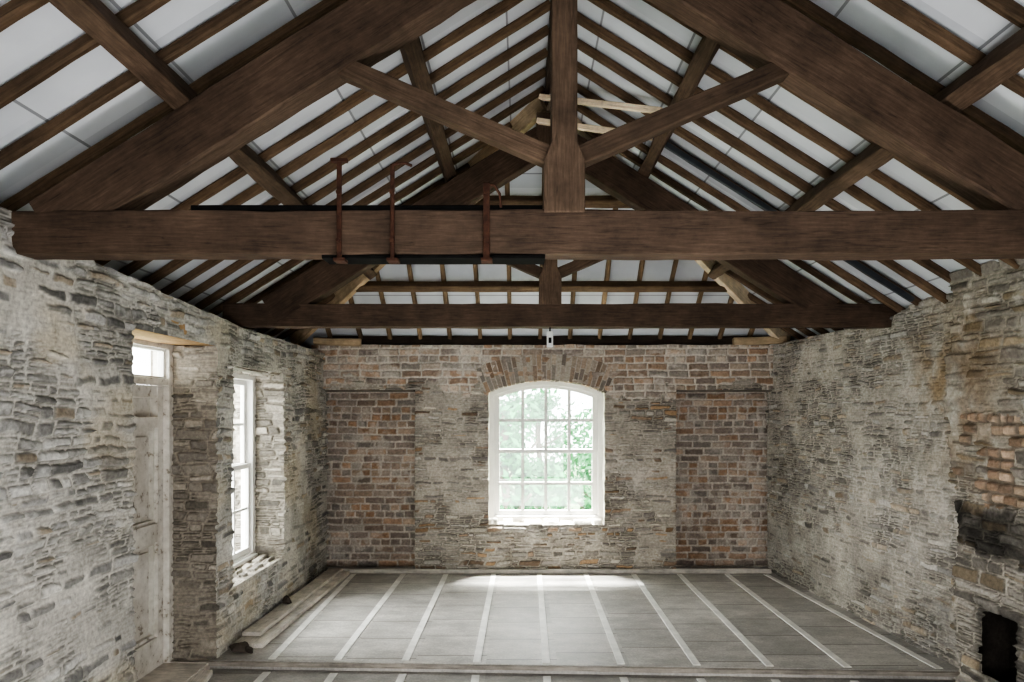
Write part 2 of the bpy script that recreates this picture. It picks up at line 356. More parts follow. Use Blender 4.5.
class Mas:
    def __init__(s): s.B = []; s.D = []; s.N = []; s.col = []; s.F = []; s.n = 0; s.ar = []
    def patch(s, o, U, V, nrm, us, vs, fn, hole=None, top=None, keep0=None):
        o, U, V, nrm = map(lambda a: np.array(a, float), (o, U, V, nrm))
        u, v = np.meshgrid(us, vs, indexing='ij')
        if top is not None:
            t = top(u); vc = np.minimum(v, t)
        else: vc = v
        P = o+u[..., None]*U+vc[..., None]*V
        h, c = fn(u, vc, P)
        if keep0 is not None: h = h*keep0(u, vc)      # bring the surface back to its plane at an edge
        nu, nv = u.shape
        idx = np.arange(nu*nv).reshape(nu, nv)
        q = np.stack([idx[:-1, :-1], idx[1:, :-1], idx[1:, 1:], idx[:-1, 1:]], -1).reshape(-1, 4)
        keep = np.ones(len(q), bool)
        uf = u.ravel(); vf = v.ravel()
        if hole is not None:
            keep &= ~hole(uf[q].mean(1), vf[q].mean(1))
        if top is not None:
            keep &= vf[q[:, 0]] < top(uf[q[:, 0]])
        q = q[keep]
        if np.dot(np.cross(U, V), nrm) < 0: q = q[:, ::-1]
        s.B.append(P.reshape(-1, 3)); s.D.append((h[..., None]*nrm).reshape(-1, 3)); s.col.append(c.reshape(-1, 3))
        s.N.append(np.tile(nrm, (nu*nv, 1)))
        s.F.append(q+s.n); s.n += nu*nv
    def block(s, pts8, c):
        s.B.append(np.array(pts8, float)); s.D.append(np.zeros((8, 3))); s.col.append(np.tile(np.array(c, float), (8, 1)))
        s.N.append(np.zeros((8, 3)))
        s.F.append(np.array([(0,1,2,3), (7,6,5,4), (0,4,5,1), (1,5,6,2), (2,6,7,3), (3,7,4,0)])+s.n); s.n += 8
    def arris(s, x, y, n1, n2, z0, z1, r=.03):
        s.ar.append((x, y, np.array(n1, float), np.array(n2, float), z0, z1, r))
    def build(s, name):
        B = np.concatenate(s.B); D = np.concatenate(s.D); N = np.concatenate(s.N); col = np.concatenate(s.col); F = np.concatenate(s.F)
        for x, y, n1, n2, z0, z1, r in s.ar:         # at a corner each face is carried along by the stones of the other
            d = np.hypot(B[:, 0]-x, B[:, 1]-y)
            inz = (B[:, 2] >= z0-.001) & (B[:, 2] <= z1+.001)
            f1 = (N @ n1 > .9) & inz; f2 = (N @ n2 > .9) & inz
            def prof(f, n):
                k = np.where(f & (d < .0035))[0]; o_ = np.argsort(B[k, 2]); k = k[o_]
                return B[k, 2], D[k] @ n
            z1_, h1 = prof(f1, n1); z2_, h2 = prof(f2, n2)
            w = 1-sst(.0, r, d)
            m1 = f1 & (d < r); m2 = f2 & (d < r)
            D[m1] += (w[m1]*np.interp(B[m1, 2], z2_, h2))[:, None]*n2
            D[m2] += (w[m2]*np.interp(B[m2, 2], z1_, h1))[:, None]*n1
        P = B+D
        me = bpy.data.meshes.new(name)
        me.vertices.add(len(P)); me.vertices.foreach_set('co', P.astype(np.float32).ravel())
        me.loops.add(F.size); me.loops.foreach_set('vertex_index', F.astype(np.int32).ravel())
        me.polygons.add(len(F)); me.polygons.foreach_set('loop_start', np.arange(0, F.size, 4, dtype=np.int32))
        me.update(calc_edges=True); me.validate()
        ca = me.color_attributes.new('Col', 'FLOAT_COLOR', 'POINT')
        cc = np.ones((len(P), 4), np.float32); cc[:, :3] = np.clip(col, 0, 1)
        ca.data.foreach_set('color', cc.ravel())
        me.polygons.foreach_set('use_smooth', np.ones(len(me.polygons), bool))
        o = link(name, me, M_MAS); tag(o, kind='structure')
        return o

def axis(a, b_, res, breaks=()):
    g = np.linspace(a, b_, int((b_-a)/res)+1)
    for k in breaks:
        i = np.argmin(abs(g-k)); g[i] = k
    return g

# colour functions ---------------------------------------------------
def col_left(u, v, P):
    h, p, R, sh = stones(u, v, 11, (.028, .072), (.05, .17), .010, .026, .027, .3, .6, .70)
    st = pick([(178, 176, 170), (152, 150, 146), (197, 194, 187), (133, 131, 128), (172, 160, 143), (189, 187, 182), (160, 158, 155)], R[..., 1])
    st = st*(.57+.63*R[..., 2])[..., None]
    mo = np.array(lin(198, 194, 185))*np.ones(st.shape)*(.72+.48*fbm(u*8, v*8, 2))[..., None]
    c = mixc(mo, st, p)
    w = sst(.46, .64, fbm(u*1.6, v*1.9, 21))*.34                 # remains of limewash
    w = w*sst(.44, .57, fbm(u*14, v*14, 22))
    c = mixc(c, np.array(lin(226, 224, 218))*np.ones(c.shape), w)
    dk = sst(.54, .78, fbm(u*2.3, v*2.0, 23))*.27
    wm = sst(.54, .72, fbm(u*1.9, v*2.4, 25))[..., None]*np.array((.0, .05, .14))
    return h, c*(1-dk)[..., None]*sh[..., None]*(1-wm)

def col_right(u, v, P):
    h, p, R, sh = stones(u, v, 31, (.024, .062), (.05, .15), .009, .028, .027, .35, .45, .72)
    st = pick([(172, 167, 159), (150, 145, 138), (186, 180, 170), (132, 127, 121), (170, 156, 138), (180, 176, 170)], R[..., 1])
    st = st*(.57+.63*R[..., 2])[..., None]
    mo = np.array(lin(184, 177, 166))*np.ones(st.shape)*(.67+.52*fbm(u*8, v*8, 3))[..., None]
    c = mixc(mo, st, p)
    w = sst(.46, .66, fbm(u*1.5, v*1.7, 41))*.3*sst(.44, .57, fbm(u*13, v*13, 42))
    c = mixc(c, np.array(lin(212, 208, 200))*np.ones(c.shape), w)
    y = P[..., 1]; z = P[..., 2]
    tan = np.exp(-((y-4.55)/.24)**2-((z-1.8)/.42)**2)*sst(.3, .6, fbm(u*6, v*6, 45))
    c = mixc(c, np.array(lin(158, 132, 98))*np.ones(c.shape), tan*.75)
    gr = sst(.55, .75, fbm(u*1.3, v*1.3, 47))*.27
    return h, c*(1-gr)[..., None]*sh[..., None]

YP = 4.23; PJ = .17
def yedge(v):                                  # ragged broken edge of the projecting stub
    zz = v/.1+1.3*vn(v*5, v*0+3)
    k = np.floor(zz).astype(int)
    return YP+.08*(TAB[k & 255, 17]-.5)+.08*(vn(v*2.2, v*0+8)-.5)
HY0, HY1, HZ0, HZ1 = 3.70, 3.93, .13, .48
def hole_r(u, v):
    n_ = .07*(fbm(u*9, v*9, 55)-.5)
    return ((u > HY0+n_) & (u < HY1+n_) & (v > HZ0+n_) & (v < HZ1-n_)) | (u > yedge(v)+.012)
def col_pier(u, v, P):
    h, p, R, sh = stones(u, v, 37, (.03, .085), (.06, .2), .009, .028, .03, .3, .45, .72)   # larger blocks
    st = pick([(165, 159, 150), (145, 139, 131), (179, 173, 163), (157, 143, 123), (133, 127, 120)], R[..., 1])*(.57+.63*R[..., 2])[..., None]
    c = mixc(np.array(lin(174, 167, 155))*np.ones(st.shape)*(.66+.55*fbm(u*8, v*8, 3))[..., None], st, p)*sh[..., None]
    y = P[..., 1]; z = P[..., 2]
    nz = fbm(u*5, v*5, 51); nf = fbm(u*16, v*16, 57)
    # whitish plastered stones near the top
    pl = sst(1.4, 1.65, z+.7*(nz-.5))*sst(.44, .54, fbm(u*3, v*3, 52)+.3*(nf-.5))
    c = mixc(c, np.array(lin(208, 204, 196))*np.ones(c.shape)*(.7+.45*nf)[..., None], pl*.6); h = h*(1-.3*pl)+.012*pl
    # brown staining around the brick and along the broken edge
    tn = sst(.33, .58, fbm(u*4, v*4, 58))*np.exp(-((y-4.06)/.26)**2-((z-1.65)/.6)**2)
    c = mixc(c, np.array(lin(148, 122, 92))*np.ones(c.shape)*(.55+.55*nf)[..., None], tn*.65)
    # brick patch
    hb, pb, Rb = bricks(u, v, 6, .064, .095, .009)
    cb = pick([(184, 156, 132), (164, 138, 116), (194, 170, 147), (150, 128, 110), (176, 150, 128)], Rb[..., 1])*(.68+.42*Rb[..., 2])[..., None]*(.78+.44*nf)[..., None]
    cb = mixc(np.array(lin(126, 115, 103))*np.ones(cb.shape), cb, pb)
    ev = np.floor(v/.064)
    mk = ((4.03-y+.28*(TAB[ev.astype(int) & 255, 5]-.5)+.14*(nf-.5)) > 0)*(z > 1.09+.10*(nf-.5))*(z < 1.62+.35*(nz-.5)+.16*(nf-.5))*(Rb[..., 3] > .18)*1.0
    c = mixc(c, cb, mk*.92); h = h*(1-mk)+(hb*1.6+.0+.02*(Rb[..., 3]-.5)+.012*(nf-.5))*mk
    # band of blackened rough stones
    g = np.minimum(np.minimum((4.30-y)/.2, (z-.78)/.1), (1.08-z)/.1)
    so = sst(-.3, .6, g+.7*(R[..., 2]-.52)+.7*(nf-.5))*(g > -1.2)
    c = c*(1-so*(.64+.24*nf))[..., None]
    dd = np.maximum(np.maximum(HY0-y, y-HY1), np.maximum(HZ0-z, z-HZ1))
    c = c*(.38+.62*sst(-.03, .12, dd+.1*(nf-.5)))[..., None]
    k = sst(0, .05, yedge(v)+.012-u)
    return h*k-(PJ+.02)*(1-k), c*(.62+.38*k)[..., None]

def brickcol(u, v, seed, pal, mo):
    h, p, R = bricks(u, v, seed)
    c = pick(pal, R[..., 1])*(.72+.38*R[..., 2])[..., None]*(.75+.5*fbm(u*20, v*20, seed+33))[..., None]
    c = mixc(np.array(lin(*mo))*np.ones(c.shape)*(.7+.5*fbm(u*9, v*9, seed))[..., None], c, p)
    w = sst(.36, .64, fbm(u*3, v*3, seed+60))*.52*sst(.42, .58, fbm(u*15, v*15, seed+61))
    return h, mixc(c, np.array(lin(206, 199, 189))*np.ones(c.shape), w)

PALB = [(180, 154, 132), (162, 142, 126), (188, 168, 150), (150, 138, 129), (174, 162, 150), (192, 176, 159), (172, 144, 122), (160, 152, 143)]
def col_back(u, v, P):
    h1, p, R, sh = stones(u, v, 61, (.022, .060), (.05, .18), .008, .027, .027, .35, .5, .70)
    st = pick([(186, 180, 170), (157, 151, 143), (199, 191, 177), (170, 143, 115), (140, 134, 128), (192, 186, 177), (152, 132, 114), (168, 161, 152)], R[..., 1])
    st = st*(.59+.61*R[..., 2])[..., None]
    mo = np.array(lin(182, 174, 162))*np.ones(st.shape)*(.64+.58*fbm(u*8, v*8, 4))[..., None]
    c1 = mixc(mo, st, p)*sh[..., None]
    h2, c2 = brickcol(u, v, 3, PALB, (204, 196, 184))
    z = P[..., 2]
    mk = sst(1.72, 1.92, z+.45*(fbm(u*2.5, v*2.5, 62)-.5)+.25*(fbm(u*9, v*9, 66)-.5))
    mk = sst(.35, .65, mk)
    c = mixc(c1, c2, mk); h = h1*(1-mk)+(h2+.006)*mk
    w = sst(.46, .7, fbm(u*1.8, v*1.8, 63))*.34*sst(.44, .57, fbm(u*12, v*12, 64))
    return h, mixc(c, np.array(lin(214, 208, 198))*np.ones(c.shape), w)
def col_recess(u, v, P):
    h, c = brickcol(u, v, 9, [(178, 150, 128), (160, 143, 130), (186, 165, 147), (150, 138, 129), (170, 157, 146), (176, 146, 122), (158, 150, 142)], (202, 193, 181))
    return h, c
def col_white(u, v, P):
    h = .022*fbm(u*14, v*14, 71); n_ = fbm(u*9, v*9, 72)
    return h, np.array(lin(234, 229, 219))*np.ones(u.shape+(3,))*(.75+.42*n_)[..., None]
def col_sill(u, v, P):
    h, p, R, sh = stones(u, v, 83, (.05, .12), (.07, .2), .008, .06, .02, .2, .4, .6)
    st = pick([(222, 214, 200), (198, 190, 176), (230, 223, 211)], R[..., 1])*(.72+.38*R[..., 2])[..., None]
    return h, mixc(np.array(lin(204, 196, 183))*np.ones(st.shape), st, p)*sh[..., None]
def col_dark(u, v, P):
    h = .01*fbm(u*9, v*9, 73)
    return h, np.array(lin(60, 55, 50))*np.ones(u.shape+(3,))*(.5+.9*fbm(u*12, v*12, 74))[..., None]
def col_jamb(u, v, P):
    h, p, R, sh = stones(u, v, 81, (.028, .08), (.06, .18), .009, .028, .02, .35, .35, .7)
    st = pick([(166, 158, 146), (143, 136, 126), (178, 170, 158), (130, 124, 116)], R[..., 1])*(.6+.56*R[..., 2])[..., None]
    return h-.010, mixc(np.array(lin(158, 150, 138))*np.ones(st.shape), st, p)*sh[..., None]
def col_rjamb(u, v, P):                    # the straighter sides of the two recesses
    h, c = col_jamb(u, v, P); return h*.3, c
def col_cap(u, v, P):
    h, p, R, sh = stones(u, v, 91, (.06, .12), (.1, .3), .01, .03, .03)
    st = pick([(160, 154, 146), (140, 134, 127), (172, 165, 155)], R[..., 1])*(.7+.5*R[..., 2])[..., None]
    return h*.5, mixc(np.array(lin(144, 137, 128))*np.ones(st.shape), st, p)*sh[..., None]
def col_plain(u, v, P):
    return u*0, np.array(lin(140, 132, 122))*np.ones(u.shape+(3,))

XL = -1.99
DY0, DY1, DZ = 3.58, 4.54, 2.03
WY0, WY1, WZ0, WZ1 = 4.80, 5.83, .39, 1.92
# ------------------------------------------------------------------ left wall
def topl(u): return E+np.interp(u, [0, 2.75, 3.1, 3.8, 5.0, 7.4], [.80, .785, .71, .665, .60, .58])+.02*(fbm(u*4, u*0, 101)-.5)
hole_l = lambda u, v: ((u > DY0) & (u < DY1) & (v < DZ)) | ((u > WY0) & (u < WY1) & (v > WZ0) & (v < WZ1))
def flat_l(u, v):                         # surface comes back to plane at sill and heads
    k = np.ones_like(u)
    for z0, y0, y1 in ((WZ0, WY0, WY1), (WZ1, WY0, WY1), (DZ, DY0, DY1)):
        k = np.minimum(k, np.maximum(sst(0, .03, abs(v-z0)), 1-sst(-.02, 0, np.minimum(u-y0, y1-u))))
    return k
W = Mas()
W.patch((XL, 0, 0), (0, 1, 0), (0, 0, 1), (1, 0, 0), axis(1.9, 7.12, .0066, (DY0, DY1, WY0, WY1)), axis(-.12, 2.44, .0066, (DZ, WZ0, WZ1, 0)), col_left,
        hole=hole_l, top=topl, keep0=flat_l)
W.patch((XL, 0, 0), (0, 1, 0), (0, 0, 1), (1, 0, 0), axis(YF, 1.91, .03), axis(-.12, 2.44, .03), col_left, top=topl)
W.patch((XL, 0, 0), (0, 1, 0), (-1, 0, 0), (0, 0, 1), axis(YF, 7.4, .03), axis(0, .5, .03), lambda u, v, P: (topl(u)+col_cap(u, v, P)[0]-.01, col_cap(u, v, P)[1]))
dep = axis(0, .42, .0075)
for yy, nn, z0, z1 in ((DY1, -1, -.12, DZ), (DY0, 1, -.12, DZ), (WY1, -1, WZ0, WZ1), (WY0, 1, WZ0, WZ1)):
    W.patch((XL, yy, 0), (-1, 0, 0), (0, 0, 1), (0, nn, 0), dep, axis(z0, z1, .0075), col_jamb)
    W.arris(XL, yy, (1, 0, 0), (0, nn, 0), z0, z1)
sill0 = lambda u, v: sst(0, .05, v)
W.patch((XL, 0, WZ0), (0, 1, 0), (-1, 0, 0), (0, 0, 1), axis(WY0-.02, WY1+.02, .009), dep, col_jamb, keep0=sill0)
W.patch((XL, 0, WZ1), (0, 1, 0), (-1, 0, 0), (0, 0, -1), axis(WY0-.02, WY1+.02, .02), dep, col_jamb, keep0=sill0)
# unseen outer sheet, added to stop light leaking through
W.patch((XL-.42, 0, 0), (0, 1, 0), (0, 0, 1), (-1, 0, 0), axis(YF, 7.4, .05, (DY0, DY1, WY0, WY1)), axis(-.2, 2.5, .05, (DZ, WZ0, WZ1)), col_plain, hole=hole_l)
W.build('wall_left')

# ------------------------------------------------------------------ right wall (splayed, with a projecting stub near the camera)
ang = -.085
UR = np.array((ang, 1, 0)); NR = np.array((-1, ang, 0))/math.hypot(1, ang)
def xr(y): return 2.51+.085*(7-y)
def topr(u): return E+np.interp(u, [0, 4.22, 4.45, 5.1, 7.0], [.885, .885, .80, .68, .66])+.015*(fbm(u*4, u*0, 102)-.5)
W = Mas()
W.patch((xr(0), 0, 0), UR, (0, 0, 1), NR, axis(YP-.2, 7.12, .0070), axis(-.12, 2.6, .0070), col_right, top=topr)
W.patch((xr(0)-PJ, 0, 0), UR, (0, 0, 1), NR, axis(2.6, YP+.1, .0070), axis(-.12, 2.6, .0070), col_pier, top=topr, hole=hole_r)
W.patch((xr(0)-PJ, 0, 0), UR, (0, 0, 1), NR, axis(YF, 2.61, .03), axis(-.12, 2.6, .03), col_right, top=topr)
W.patch((xr(0)-PJ, 0, 0), UR, (1, 0, 0), (0, 0, 1), axis(YF, YP-.02, .03), axis(0, .68, .03), lambda u, v, P: (topr(u)+col_cap(u, v, P)[0]-.015, col_cap(u, v, P)[1]))
W.patch((xr(0), 0, 0), UR, (1, 0, 0), (0, 0, 1), axis(YP-.02, 7.4, .03), axis(0, .52, .03), lambda u, v, P: (topr(u)+col_cap(u, v, P)[0]-.015, col_cap(u, v, P)[1]))
a0, a1, b0, b1 = HY0-.1, HY1+.1, HZ0-.1, HZ1+.1
xh = xr(3.82)-PJ
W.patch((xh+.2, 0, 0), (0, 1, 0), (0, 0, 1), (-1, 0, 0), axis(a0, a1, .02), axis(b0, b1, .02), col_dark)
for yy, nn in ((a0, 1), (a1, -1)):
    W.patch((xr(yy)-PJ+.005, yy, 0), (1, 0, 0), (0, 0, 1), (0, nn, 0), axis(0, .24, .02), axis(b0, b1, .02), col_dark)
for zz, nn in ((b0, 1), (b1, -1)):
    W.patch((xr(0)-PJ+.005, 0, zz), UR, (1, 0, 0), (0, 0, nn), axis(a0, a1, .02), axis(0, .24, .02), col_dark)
W.patch((xr(0)+.5, 0, 0), UR, (0, 0, 1), (1, 0, 0), axis(YF, 7.5, .2), axis(-.2, 2.5, .2), col_plain)  # unseen outer sheet, added as a light blocker
W.build('wall_right')

# ------------------------------------------------------------------ back wall
YB = 7.0
wx0, wx1, wz0, wzs, rise = -.345, .835, .47, 1.80, .12
wc = (wx0+wx1)/2; wh = (wx1-wx0)/2
RA = (wh**2+rise**2)/(2*rise); za = wzs+rise-RA
RL = (-2.1, -1.07); RR = (1.54, 2.62); RZ = 1.82; RDEP = .25
def wall_hole(u, v):
    arch = (abs(u-wc) < wh) & (v > wz0) & ((v < wzs) | (np.hypot(u-wc, v-za) < RA))
    return arch | ((u > RL[0]) & (u < RL[1]) & (v < RZ)) | ((u > RR[0]) & (u < RR[1]) & (v < RZ))
def topb(u): return E+.67+.02*(fbm(u*4, u*0, 103)-.5)
def flat_b(u, v):
    return np.maximum(sst(0, .03, abs(v-wz0)), 1-sst(-.02, 0, np.minimum(u-wx0, wx1-u)))
W = Mas()
W.patch((0, YB, 0), (1, 0, 0), (0, 0, 1), (0, -1, 0), axis(-2.1, 2.62, .0070, (RL[1], RR[0], wx0, wx1)), axis(-.05, 2.32, .0070, (RZ, wz0, wzs)), col_back, hole=wall_hole, top=topb, keep0=flat_b)
W.patch((0, YB, 0), (1, 0, 0), (0, 1, 0), (0, 0, 1), axis(-2.45, 3.0, .03), axis(0, .4, .03), lambda u, v, P: (topb(u)+col_cap(u, v, P)[0]-.02, col_cap(u, v, P)[1]))
for x0, x1, xj, nn in ((RL[0], RL[1], RL[1], -1), (RR[0], RR[1], RR[0], 1)):
    W.patch((0, YB+RDEP, 0), (1, 0, 0), (0, 0, 1), (0, -1, 0), axis(x0-.02, x1+.02, .0078), axis(-.05, RZ+.02, .0078), col_recess)
    W.patch((xj, YB, 0), (0, 1, 0), (0, 0, 1), (nn, 0, 0), axis(0, RDEP+.02, .0075), axis(-.05, RZ, .0075), col_rjamb)
    W.arris(xj, YB, (0, -1, 0), (nn, 0, 0), -.05, RZ)
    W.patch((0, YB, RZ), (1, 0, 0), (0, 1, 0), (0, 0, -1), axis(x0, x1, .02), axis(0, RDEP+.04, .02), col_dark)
for xj, nn in ((wx0, 1), (wx1, -1)):
    W.patch((xj, YB, 0), (0, 1, 0), (0, 0, 1), (nn, 0, 0), axis(0, .32, .0075), axis(wz0, wzs+.03, .0075), col_white)
    W.arris(xj, YB, (0, -1, 0), (nn, 0, 0), wz0, wzs)
W.patch((0, YB, wz0), (1, 0, 0), (0, 1, 0), (0, 0, 1), axis(wx0, wx1, .007), axis(0, .34, .007), col_sill, keep0=lambda u, v: sst(-.01, .03, v))
W.patch((0, YB+.33, 0), (1, 0, 0), (0, 0, 1), (0, 1, 0), axis(-2.45, 3.1, .03, (wx0, wx1)), axis(-.2, 2.5, .03, (wz0,)), col_plain, hole=lambda u, v: (u > wx0) & (u < wx1) & (v > wz0) & (v < wzs+rise+.02))  # unseen sheet behind the wall, added to keep stray light out
nv = 28; th = math.asin(wh/RA)
rs = np.random.RandomState(5)
cm = np.array(lin(186, 177, 165))
for i in range(nv):
    a0 = -th*1.02+2.04*th*i/nv+.0032; a1 = -th*1.02+2.04*th*(i+1)/nv-.0032
    r0 = RA-.008+rs.uniform(-.004, .004); yf = YB-.024+rs.uniform(-.005, .004)
    r1 = RA+.262+rs.uniform(-.012, .006); rm = (RA+.15) if i % 2 else (RA+.105)
    for ra, rb in ((r0, rm-.005), (rm+.005, r1)):
        c = np.array(lin(*PALB[rs.randint(len(PALB))]))*rs.uniform(.66, 1.0)
        c = c*.82+cm*.18*rs.rand()
        q = [(ra, a0), (ra, a1), (rb, a1), (rb, a0)]
        W.block([(wc+r*math.sin(a)+rs.uniform(-.003, .003), y, za+r*math.cos(a)+rs.uniform(-.003, .003)) for y in (yf, YB+.33) for r, a in q], c)
for i in range(12):                       # mortar behind the arch bricks
    a0 = -th*1.04+2.08*th*i/12; a1 = -th*1.04+2.08*th*(i+1)/12
    W.block([(wc+r*math.sin(a), y, za+r*math.cos(a)) for y in (YB-.021, YB+.3) for r, a in ((RA+.002, a0), (RA+.002, a1), (RA+.262, a1), (RA+.262, a0))], cm*.9)
o = W.build('wall_back')
for p in o.data.polygons[-6*(nv*2+12):]: p.use_smooth = False

# unseen wall added behind the camera, its opening sized to limit the light
W = Mas()
W.patch((0, YF, 0), (1, 0, 0), (0, 0, 1), (0, 1, 0), axis(-2.5, 3.7, .05), axis(-.2, 4.0, .05), col_plain,
        hole=lambda u, v: ((u > -.5) & (u < .9) & (v > .2) & (v < 2.0)) | (v > ZR+.1-S*abs(u-CX)))
W.build('wall_front_added')

# ------------------------------------------------------------------ floor
pA = Vector((-2.28, 4.525)); pB = Vector((2.62, 4.33))
def yfront(x): return pA.y+(x-pA.x)*(pB.y-pA.y)/(pB.x-pA.x)
f = MB()
pts = [(-2.02, yfront(-2.02)), (xr(4.5)+.02, yfront(xr(4.5)+.02)), (2.53, 7.27), (-2.02, 7.27)]
n_ = len(pts)
f.v = [(x, y, -.055) for x, y in pts]+[(x, y, 0) for x, y in pts]
f.f = [tuple(range(n_)), tuple(n_+i for i in range(n_))]+[(i, (i+1) % n_, n_+(i+1) % n_, n_+i) for i in range(n_)]
tag(f.build('floor', M_FLOOR), kind='structure')
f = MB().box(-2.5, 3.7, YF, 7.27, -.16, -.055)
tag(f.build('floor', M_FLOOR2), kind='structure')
o = timber('trim_1', (pA.x+.02, pA.y-.014, -.016), (pB.x+.08, pB.y-.017, -.016), .026, .026, M_STEP, ch=.003, rough=.0012); tag(o, kind='structure')
o = timber('trim_2', (-1.93, 6.945, .02), (2.47, 6.945, .02), .03, .045, M_GREYW); tag(o, kind='structure')

xs = [-1.66, -1.17, -.75, -.28, .17, .63, 1.10, 1.55, 2.02, 2.40]
xf = [-1.62, -1.19, -.75, -.29, .155, .63, 1.105, 1.56, 2.04, 2.60]
for i, (xa, xb) in enumerate(zip(xf, xs)):
    o = timber('floor_strip', (xa, yfront(xa)+.03, .002), (xb, 6.9, .002), .048, .006, M_STRIP, ch=.0005, rough=.0004)
    tag(o, 'pale strip on raised grey floor, %s from the left wall' % ORD[i], 'floor strip', 'pale strips on the raised floor')
for i, xa in enumerate(xf[:-1]):
    o = timber('floor_strip', (xa, 2.2, -.053), (xa, yfront(xa)-.05, -.053), .048, .006, M_STRIP, ch=.0005, rough=.0004)
    tag(o, 'pale strip on lower foreground floor, %s from the left wall' % ORD[i], 'floor strip', 'pale strips on the lower floor')

# ------------------------------------------------------------------ roof
def zs(x): return ZR-S*abs(x-CX)
def zhp(y): return ZR-SH*(y-YH)
XE0, XE1 = -2.6, 3.4
ye = YH+S*(CX-XE0)/SH
d0 = RD+.004
f = MB()
def slab(pts):
    k = len(f.v); n_ = len(pts)
    f.v.extend([(x, y, z+d0) for x, y, z in pts]+[(x, y, z+d0+.05) for x, y, z in pts])
    f.f.extend([tuple(k+i for i in range(n_)), tuple(k+n_+i for i in range(n_))]+[(k+i, k+(i+1) % n_, k+n_+(i+1) % n_, k+n_+i) for i in range(n_)])
yr_ = YH+S*(XE1-CX)/SH
slab([(CX, YF, ZR), (CX, YH, ZR), (XE0, ye, zs(XE0)), (XE0, YF, zs(XE0))])
slab([(CX, YF, ZR), (CX, YH, ZR), (XE1, yr_, zs(XE1)), (XE1, YF, zs(XE1))])
slab([(CX, YH, ZR), (XE0, ye, zs(XE0)), (XE1, yr_, zs(XE1))])
tag(f.build('ceiling', M_BOARD), kind='structure')

dr = RD/2
NL = Vector((-S, 0, 1)).normalized(); NRr = Vector((S, 0, 1)).normalized(); NH = Vector((0, SH, 1)).normalized()
SPC = .26
cnt = {}
y = 1.36
while y < 6.95:
    for side in (-1, 1):
        dx0 = .02 if y < YH else (y-YH)*SH/S+.03
        dx1 = (CX+2.42) if side < 0 else (2.78-CX)
        if dx0 > dx1-.15: continue
        xa = CX+side*dx1; xb = CX+side*dx0
        o = timber('common_rafter', (xa, y, zs(xa)+dr), (xb, y, zs(xb)+dr), .038, RD*.85, M_RAFT, up=NL if side < 0 else NRr, rough=.002)
        sd = 'left' if side < 0 else 'right'
        if y < 2.7: zone = ('on %s slope, %s from the camera, before the near truss', 'before')
        elif y < 5.05: zone = ('on %s slope, %s beyond the near truss', 'between')
        else: zone = ('on %s slope by the hip, %s beyond the farther truss', 'beyond')
        key = (sd, zone[1]); cnt[key] = cnt.get(key, 0)+1
        tag(o, 'brown rafter '+zone[0] % (sd, ORD[cnt[key]-1]), 'rafter', 'common rafters of the %s roof slope' % sd)
    y += SPC
# hip slope
x = CX-2.1; i = 0
while x < CX+2.2:
    y0 = YH+S*abs(x-CX)/SH+.06
    if y0 < 6.9:
        o = timber('hip_jack_rafter', (x, y0, zhp(y0)+dr), (x, 7.18, zhp(7.18)+dr), .040, RD*.8, M_RAFT2, up=NH, rough=.002)
        tag(o, 'short brown rafter on the far hip slope above back wall, %s from left' % ORD[i], 'rafter', 'rafters of the far hip slope'); i += 1
    x += .3
for side, nm, cl_, mt in ((-1, 'left', 'dull pale', M_PALE2), (1, 'right', 'bright pale new', M_PALE)):
    xe = CX+side*2.47
    o = timber('hip_rafter', (xe, 7.0, zhp(7.0)-.03), (CX+side*.03, YH+.03, ZR-.03), .06, .15, mt, ch=.004, rough=.001)
    tag(o, '%s hip rafter rising from the %s back corner to the ridge' % (cl_, nm), 'rafter')
o = timber('ridge_board', (CX, 1.1, ZR+.02), (CX, YH, ZR+.02), .035, .13, M_DARK); tag(o, 'dark ridge board along the peak of the roof behind the king post', 'ridge board')

# purlins
pd = .13
for side, sd in ((-1, 'left'), (1, 'right')):
    nn = NL if side < 0 else NRr
    for dx, lv in ((1.535, 'lower'), (.72, 'upper')):
        xp = CX+side*dx; zp = zs(xp)-pd/2/nn.z*1.0
        yend = YH+S*dx/SH-.02
        o = timber('purlin', (xp, 1.1, zp), (xp, yend, zp), .08, pd*.9, M_KP2, up=nn, rough=.004)
        tag(o, 'dark %s purlin running back under the %s slope rafters' % (lv, sd), 'purlin', 'purlins of the side slopes')
for yp, dx, lv in ((6.42, 1.70, 'lower'), (5.72, .80, 'upper')):
    zp = zhp(yp)-.055
    o = timber('purlin', (CX-dx, yp, zp), (CX+dx, yp, zp), .075, .08, M_RAFT, up=NH, rough=.002)
    tag(o, '%s brown purlin crossing under the far hip slope rafters' % lv, 'purlin', 'purlins of the hip slope')
# wall plates
o = timber('wall_plate', (-1.95, 7.06, E+.72), (2.5, 7.06, E+.72), .1, .085, M_DARK); tag(o, 'dark timber wall plate along the top of the back wall', 'wall plate')
o = timber('timber_offcut', (-2.05, 6.9, E+.70), (-1.6, 6.96, E+.69), .1, .07, M_PALE2); tag(o, 'short pale timber on the wall top in the left back corner', 'timber')
o = timber('timber_offcut', (2.1, 6.96, E+.70), (2.6, 6.9, E+.71), .1, .07, M_PALE2); tag(o, 'short pale timber on the wall top in the right back corner', 'timber')
# pale braces by the hip apex
def at(px, py, d): return Vector(((px-522)*d/700, d, E+(412-py)*d/700))
o = timber('timber_brace', at(541, 97, 4.92), at(662, 111, 4.25), .045, .035, M_PALE, ch=.003, rough=.0006); tag(o, 'upper pale new timber brace under the rafters right of the king post', 'brace')
o = timber('timber_brace', at(538, 121, 4.96), at(652, 137, 4.58), .045, .035, M_PALE, ch=.003, rough=.0006); tag(o, 'lower pale new timber brace under the rafters right of the king post', 'brace')
